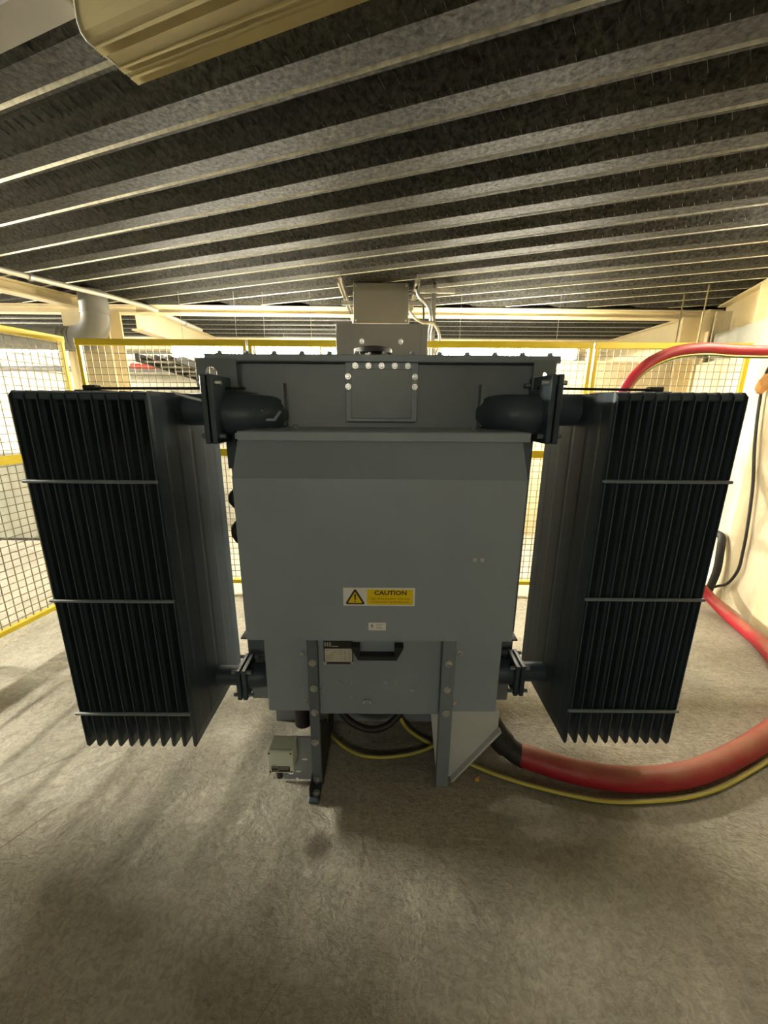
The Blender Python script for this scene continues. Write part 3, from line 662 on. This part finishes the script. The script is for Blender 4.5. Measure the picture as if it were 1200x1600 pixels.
# ================================================================== LIGHTS
def batten(c, ang, L_, strength, label, w_=.11, hang=True, group='lit fluorescent battens'):
    T = lambda p: (c[0]+p[0]*cos(ang)-p[1]*sin(ang), c[1]+p[0]*sin(ang)+p[1]*cos(ang), c[2]+p[2])
    t = thing('batten_light', label, 'light', c, group)
    MB(T).cbox(-L_/2, L_/2, -.04, .04, .06, .09, .004).build('body', 'white', t)
    n = 10; pr_ = [(w_/2*cos(pi+pi*k/n), .06+.085*sin(pi+pi*k/n)) for k in range(n+1)]
    d = MB(T); d.prism([(y, z) for y, z in pr_], 'x', -L_/2+.02, L_/2-.02)
    d.build('lit_diffuser', tube_mat('lit_tube', strength), t, smooth=50)
    for e in (-1, 1): MB(T).cbox(min(e*L_/2, e*(L_/2-.02)), max(e*L_/2, e*(L_/2-.02)), -w_/2-.002, w_/2+.002, -.03, .062, .004).build('end_cap', 'white', t)
    if hang:
        for e in (-.35, .35): MB(T).cyl((e*L_, 0, .09), (e*L_, 0, DECK-c[2]+.002), .002, 6).build('hanging_rod', 'steel', t)
    return t
batten((-1.735, 4.2, 2.115), 0, .76, LAMP_REAR, 'short lit batten light behind the fence at the left of the lid')
batten((-.96, 4.2, 2.115), 0, .66, LAMP_REAR, 'lit batten light behind the fence left of the hung grey boxes')
batten((1.215, 4.2, 2.115), 0, 1.37, LAMP_REAR, 'long lit batten light behind the fence right of the hung grey boxes')
batten((-12.5, 3.8, 2.45), pi/2, 1.5, LAMP_LEFT, 'lit batten light far outside the left fence')
batten((-5.4, 6.3, 2.40), 0, 1.5, LAMP_FAR, 'lit batten light above the far left aisle')
batten((-1.0, 6.4, 2.40), 0, 1.5, LAMP_FAR, 'lit batten light behind the cream partition')
batten((2.52, 2.35, 2.50), pi/2, .6, LAMP_RIGHT, 'lit batten light on the deck beside the right wall')
batten((-.6, -3.7, 2.25), .0, 1.5, LAMP_FILL, 'added fill batten light behind the viewer')  # unseen lamp, added to brighten the hood and other front faces

# prismatic fitting overhead at the upper left, unlit
fx = thing('ceiling_light', 'unlit ribbed clear plastic ceiling light overhead at the upper left', 'light', RIB((-1.2, .95, 2.5)))
s0 = -1.155; q0, q1 = .910, 1.075
prof = [(q0+.006, 2.60), (q0, 2.585), (q0, 2.525), (q0+.006, 2.508), (q0+.018, 2.500)]
def ribs(a, b, n):
    o = []
    for k in range(n): t = a+(b-a)*k/n; d = (b-a)/n; o += [(t, 2.5), (t+d*.5, 2.4925)]
    return o + [(b, 2.5)]
prof += ribs(q0+.034, q0+.062, 5) + ribs(q0+.102, q0+.120, 4) + ribs(q0+.136, q1-.004, 5) + [(q1, 2.502), (q1, 2.6)]
inner_ = [(q1-.003, 2.6), (q1-.003, 2.505), (q0+.02, 2.5035), (q0+.0085, 2.511), (q0+.003, 2.527), (q0+.003, 2.584), (q0+.008, 2.6)]
sh = MB(RIB)
poly = prof + inner_; n = len(poly); v = [(s0, q, z) for q, z in poly] + [(s0+1.5, q, z) for q, z in poly]
sh.add(v, [(i, (i+1) % n, n+(i+1) % n, n+i) for i in range(n)])
sh.add([(s0, q, z) for q, z in prof] + [(s0+.003, q, z) for q, z in prof], [tuple(range(len(prof))), tuple(range(len(prof), 2*len(prof)))[::-1]])
sh.build('prismatic_diffuser', 'diff', fx)
ep = MB(RIB).tube([(s0, q, z) for q, z in [(q0+.006, 2.60), (q0, 2.585), (q0, 2.525), (q0+.006, 2.508), (q0+.018, 2.499), (q1, 2.499), (q1, 2.60)]], .0022, 6); ep.build('end_rim', 'sign_w', fx)
sb = MB(RIB); sb.cbox(s0+.02, s0+1.48, q0-.002, q1+.002, 2.6, 2.655, .004); sb.build('spine', 'trunk', fx)
for qq in (q0+.05, q1-.05): MB(RIB).cyl((s0+.06, qq, 2.565), (s0+1.44, qq, 2.565), .013, 10).build('fluorescent_tube', 'white', fx, smooth=40)
MB(RIB).cbox(s0+.02, s0+.045, q0+.02, q1-.02, 2.535, 2.6, .003).build('lamp_holder', 'boxplastic', fx)
tr_ = MB(RIB); tr_.cbox(s0-1.6, s0-.03, .86, .955, 2.575, 2.655, .004); tr_.cbox(s0-.03, s0+.0, .875, .94, 2.59, 2.65, .01)
tag(tr_.build('cable_trunking', 'trunk'), 'grey metal trunking under the deck at the top left corner', 'trunking')

# ================================================================== HUNG BOXES OVER THE TRANSFORMER
ub = thing('grey_enclosure', 'grey sheet metal box fixed up against the deck behind the transformer', 'box', (-.04, 3.95, 2.34))
MB().cbox(-.284, .202, 3.865, 4.12, 2.345, DECK-.004, .004).build('body', 'greybox', ub)
fp = MB().cbox(-.286, .204, 3.85, 3.865, 2.342, 2.666, .003).build('front_cover', 'greybox', ub)
for x in (-.265, .183):
    for z in (2.365, 2.645): inst(BOLT_S, 'screw', fp, (x, 3.85, z))
tb = MB().cbox(-.282, .244, 2.465, 2.66, 1.812, 2.068, .004).build('terminal_box', 'greybox2', TR)
fp = MB().cbox(-.284, .246, 2.45, 2.465, 1.813, 2.070, .003).build('front_cover', 'greybox2', tb)
for x in (-.135, .09): inst(BOLT_L, 'bolt', fp, (x, 2.45, 1.975))
MB().box(.205, .208, 2.447, 2.452, 1.835, 2.065).build('seam', 'plate', fp)
sf = thing('strut_frame', 'slotted galvanised strut frame holding the grey boxes from the deck', 'frame', (0, 3.0, 1.8))
def channel(b, x0, x1, y0, y1, z0, z1, ax):                    # open channel with slots suggested by cross lips
    t = .003
    if ax == 'z': b.box(x0, x1, y1-t, y1, z0, z1); b.box(x0, x0+t, y0, y1, z0, z1); b.box(x1-t, x1, y0, y1, z0, z1); b.box(x0, x0+.009, y0, y0+t, z0, z1); b.box(x1-.009, x1, y0, y0+t, z0, z1)
    else: b.box(x0, x1, y0, y1, z1-t, z1); b.box(x0, x0+t, y0, y1, z0, z1); b.box(x1-t, x1, y0, y1, z0, z1); b.box(x0, x0+.009, y0, y1, z0, z0+t); b.box(x1-.009, x1, y0, y1, z0, z0+t)
    return b
channel(MB(), .415, .456, 3.9, 3.941, 1.70, DECK, 'z').build('upright', 'steel', sf)
for x0 in (-.40, .245): channel(MB(), x0, x0+.041, 3.62, 5.3, 2.60, 2.641, 'y').build('rail', 'steel', sf)
for x in (-.38, .265):
    for y in (3.66, 4.4, 5.2): MB().cyl((x, y, 2.641), (x, y, DECK), .005, 6).build('hanging_rod', 'steel', sf)
MB().box(-.42, .46, 4.135, 4.15, 2.555, 2.595).build('cross_bar', 'steel', sf)
MB().cbox(.30, .62, 3.885, 3.90, 2.60, 2.64, .003).build('bracket_plate', 'steel', sf)
for i, (pts, r, lab) in enumerate((
    ([(.27, 3.80, 2.62), (.29, 3.76, 2.54), (.37, 3.75, 2.46), (.40, 3.75, 2.35), (.385, 3.75, 2.22), (.395, 3.75, 2.10), (.395, 3.75, 1.75)], .017, 'grey armoured cable curving from the deck strut down beside the grey boxes'),
    ([(.212, 3.76, 2.42), (.25, 3.70, 2.36), (.33, 3.70, 2.32), (.41, 3.71, 2.32), (.465, 3.72, 2.25), (.475, 3.72, 2.15), (.44, 3.72, 2.04), (.43, 3.72, 1.75)], .013, 'pale flexible conduit bulging around the strut beside the terminal box'),
    ([(.206, 3.83, 2.58), (.25, 3.80, 2.575), (.30, 3.80, 2.53), (.335, 3.81, 2.45), (.34, 3.81, 2.20), (.345, 3.81, 1.75)], .009, 'slim dark wire arching out of the upper grey box'))):
    tag(MB().tube(spline(pts, 6), r, 8).build('flexible_cable', ('steel', 'conduit', 'rubber')[i], smooth=60), lab, 'cable')

# ================================================================== PIPES, CONDUIT, TRAY, RODS
dp = thing('drain_pipe', 'fat grey plastic drain pipe dropping from the deck and bending left', 'pipe', (-2.8, 4.08, 2.13))
DX, DY = -2.83, 4.20
arc = [(DX, DY, DECK-.002), (DX, DY, 2.50)]
for a in range(0, 91, 10): arc.append((DX-.22+.22*cos(radians(a)), DY, 2.47-.22*sin(radians(a))))
MB().tube(arc, .122, 24).build('bend', 'pvc', dp, smooth=50)
MB().tube([(DX-.22, DY, 2.25), (-6.2, DY, 2.29)], .112, 24).build('straight_run', 'pvc', dp, smooth=50)
for x in (DX-.25, DX-.30, DX-.35): MB().tube([(x-.007, DY, 2.25), (x+.007, DY, 2.25)], .117, 24).build('socket_ring', 'pvc', dp, smooth=50)
MB().tube([(DX, DY, 2.47), (DX, DY, 2.485)], .127, 24).build('socket_ring', 'pvc', dp, smooth=50)
cdp = [(-3.30, 2.66, 2.62), (-2.97, 3.42, 2.62), (-2.84, 3.72, 2.62), (-2.64, 4.13, 2.62), (-2.49, 4.52, 2.615), (-2.485, 5.0, 2.61), (-2.48, 5.75, 2.61)]
cn = thing('conduit', 'pale steel conduit running back along the deck at the left', 'conduit', (-2.9, 4, 2.6))
MB().tube(cdp, .022, 12).build('conduit_run', 'conduit', cn, smooth=50)
for p in ((-2.90, 3.585, 2.62), (-2.483, 5.3, 2.61)): MB().tube([(p[0]-.004, p[1]-.012, p[2]), (p[0]+.004, p[1]+.012, p[2])], .031, 12).build('saddle', 'steel', cn, smooth=40)
ro = thing('rod_hanger', 'pair of threaded rods carrying a short tray strip behind the fence at the right', 'hanger', (2.86, 4.0, 2.0))
for x, y in ((2.87, 4.19), (2.86, 3.88)): MB().cyl((x, y, 1.94), (x, y, DECK), .006, 8).build('threaded_rod', 'wire', ro)
MB().cbox(2.76, 2.97, 3.80, 4.28, 2.075, 2.09, .002).build('tray_strip', 'steel', ro); MB().cbox(2.80, 2.90, 3.775, 3.80, 2.06, 2.125, .006).build('end_clamp', 'black', ro)
# ladder tray with grey cables behind the fence
ty = thing('cable_ladder', 'cable ladder sloping down behind the fence left of the transformer', 'ladder', (-2.3, 4.6, 1.9))
def TY_(p): return (-2.80+p[1]*1.35+p[0]*.08, 4.84+p[0], 2.09-p[0]*.10+p[2])
for yy in (0, .32): MB(TY_).cbox(-.1, 2.2, yy-.015, yy+.015, 0, .085, .003).build('side_rail', 'rubber', ty)
for k in range(8): MB(TY_).cbox(k*.28, k*.28+.03, .015, .305, .01, .03, .002).build('rung', 'steel', ty)
for k in range(5):
    yy = .05+k*.055; pts = [TY_((-.1, yy, .054)), TY_((.6, yy+.006*(-1)**k, .054)), TY_((1.35, yy, .054)), TY_((1.9, yy, .062)), TY_((2.22, yy, .07)), TY_((2.33+.02*k, yy, .0)), TY_((2.37+.02*k, yy, -.25)), TY_((2.37+.02*k, yy, -.9))]
    tag(MB().tube(spline(pts, 5), .019, 8).build('ladder_cable', ('rubber', 'greybox')[k % 2], smooth=60), 'grey or black cable lying in the cable ladder behind the left fence', 'cable', 'cables in the cable ladder')
def far_pipe(x0, x1, y, z, r, m, label):
    tag(MB().tube([(x0, y, z), ((x0+x1)/2, y, z-.004), (x1, y, z)], r, 12).build('ceiling_pipe', m, smooth=50), label, 'pipe')
far_pipe(-8.8, -2.2, 6.0, 2.30, .05, 'white', 'white service pipe high on the far left wall')
far_pipe(-8.8, -2.0, 5.9, 2.12, .04, 'pvc', 'grey service pipe just below the white one at far left')
far_pipe(-3.4, -2.95, 5.6, 2.13, .035, 'dkred', 'red sprinkler pipe behind the fence above the cable ladder')
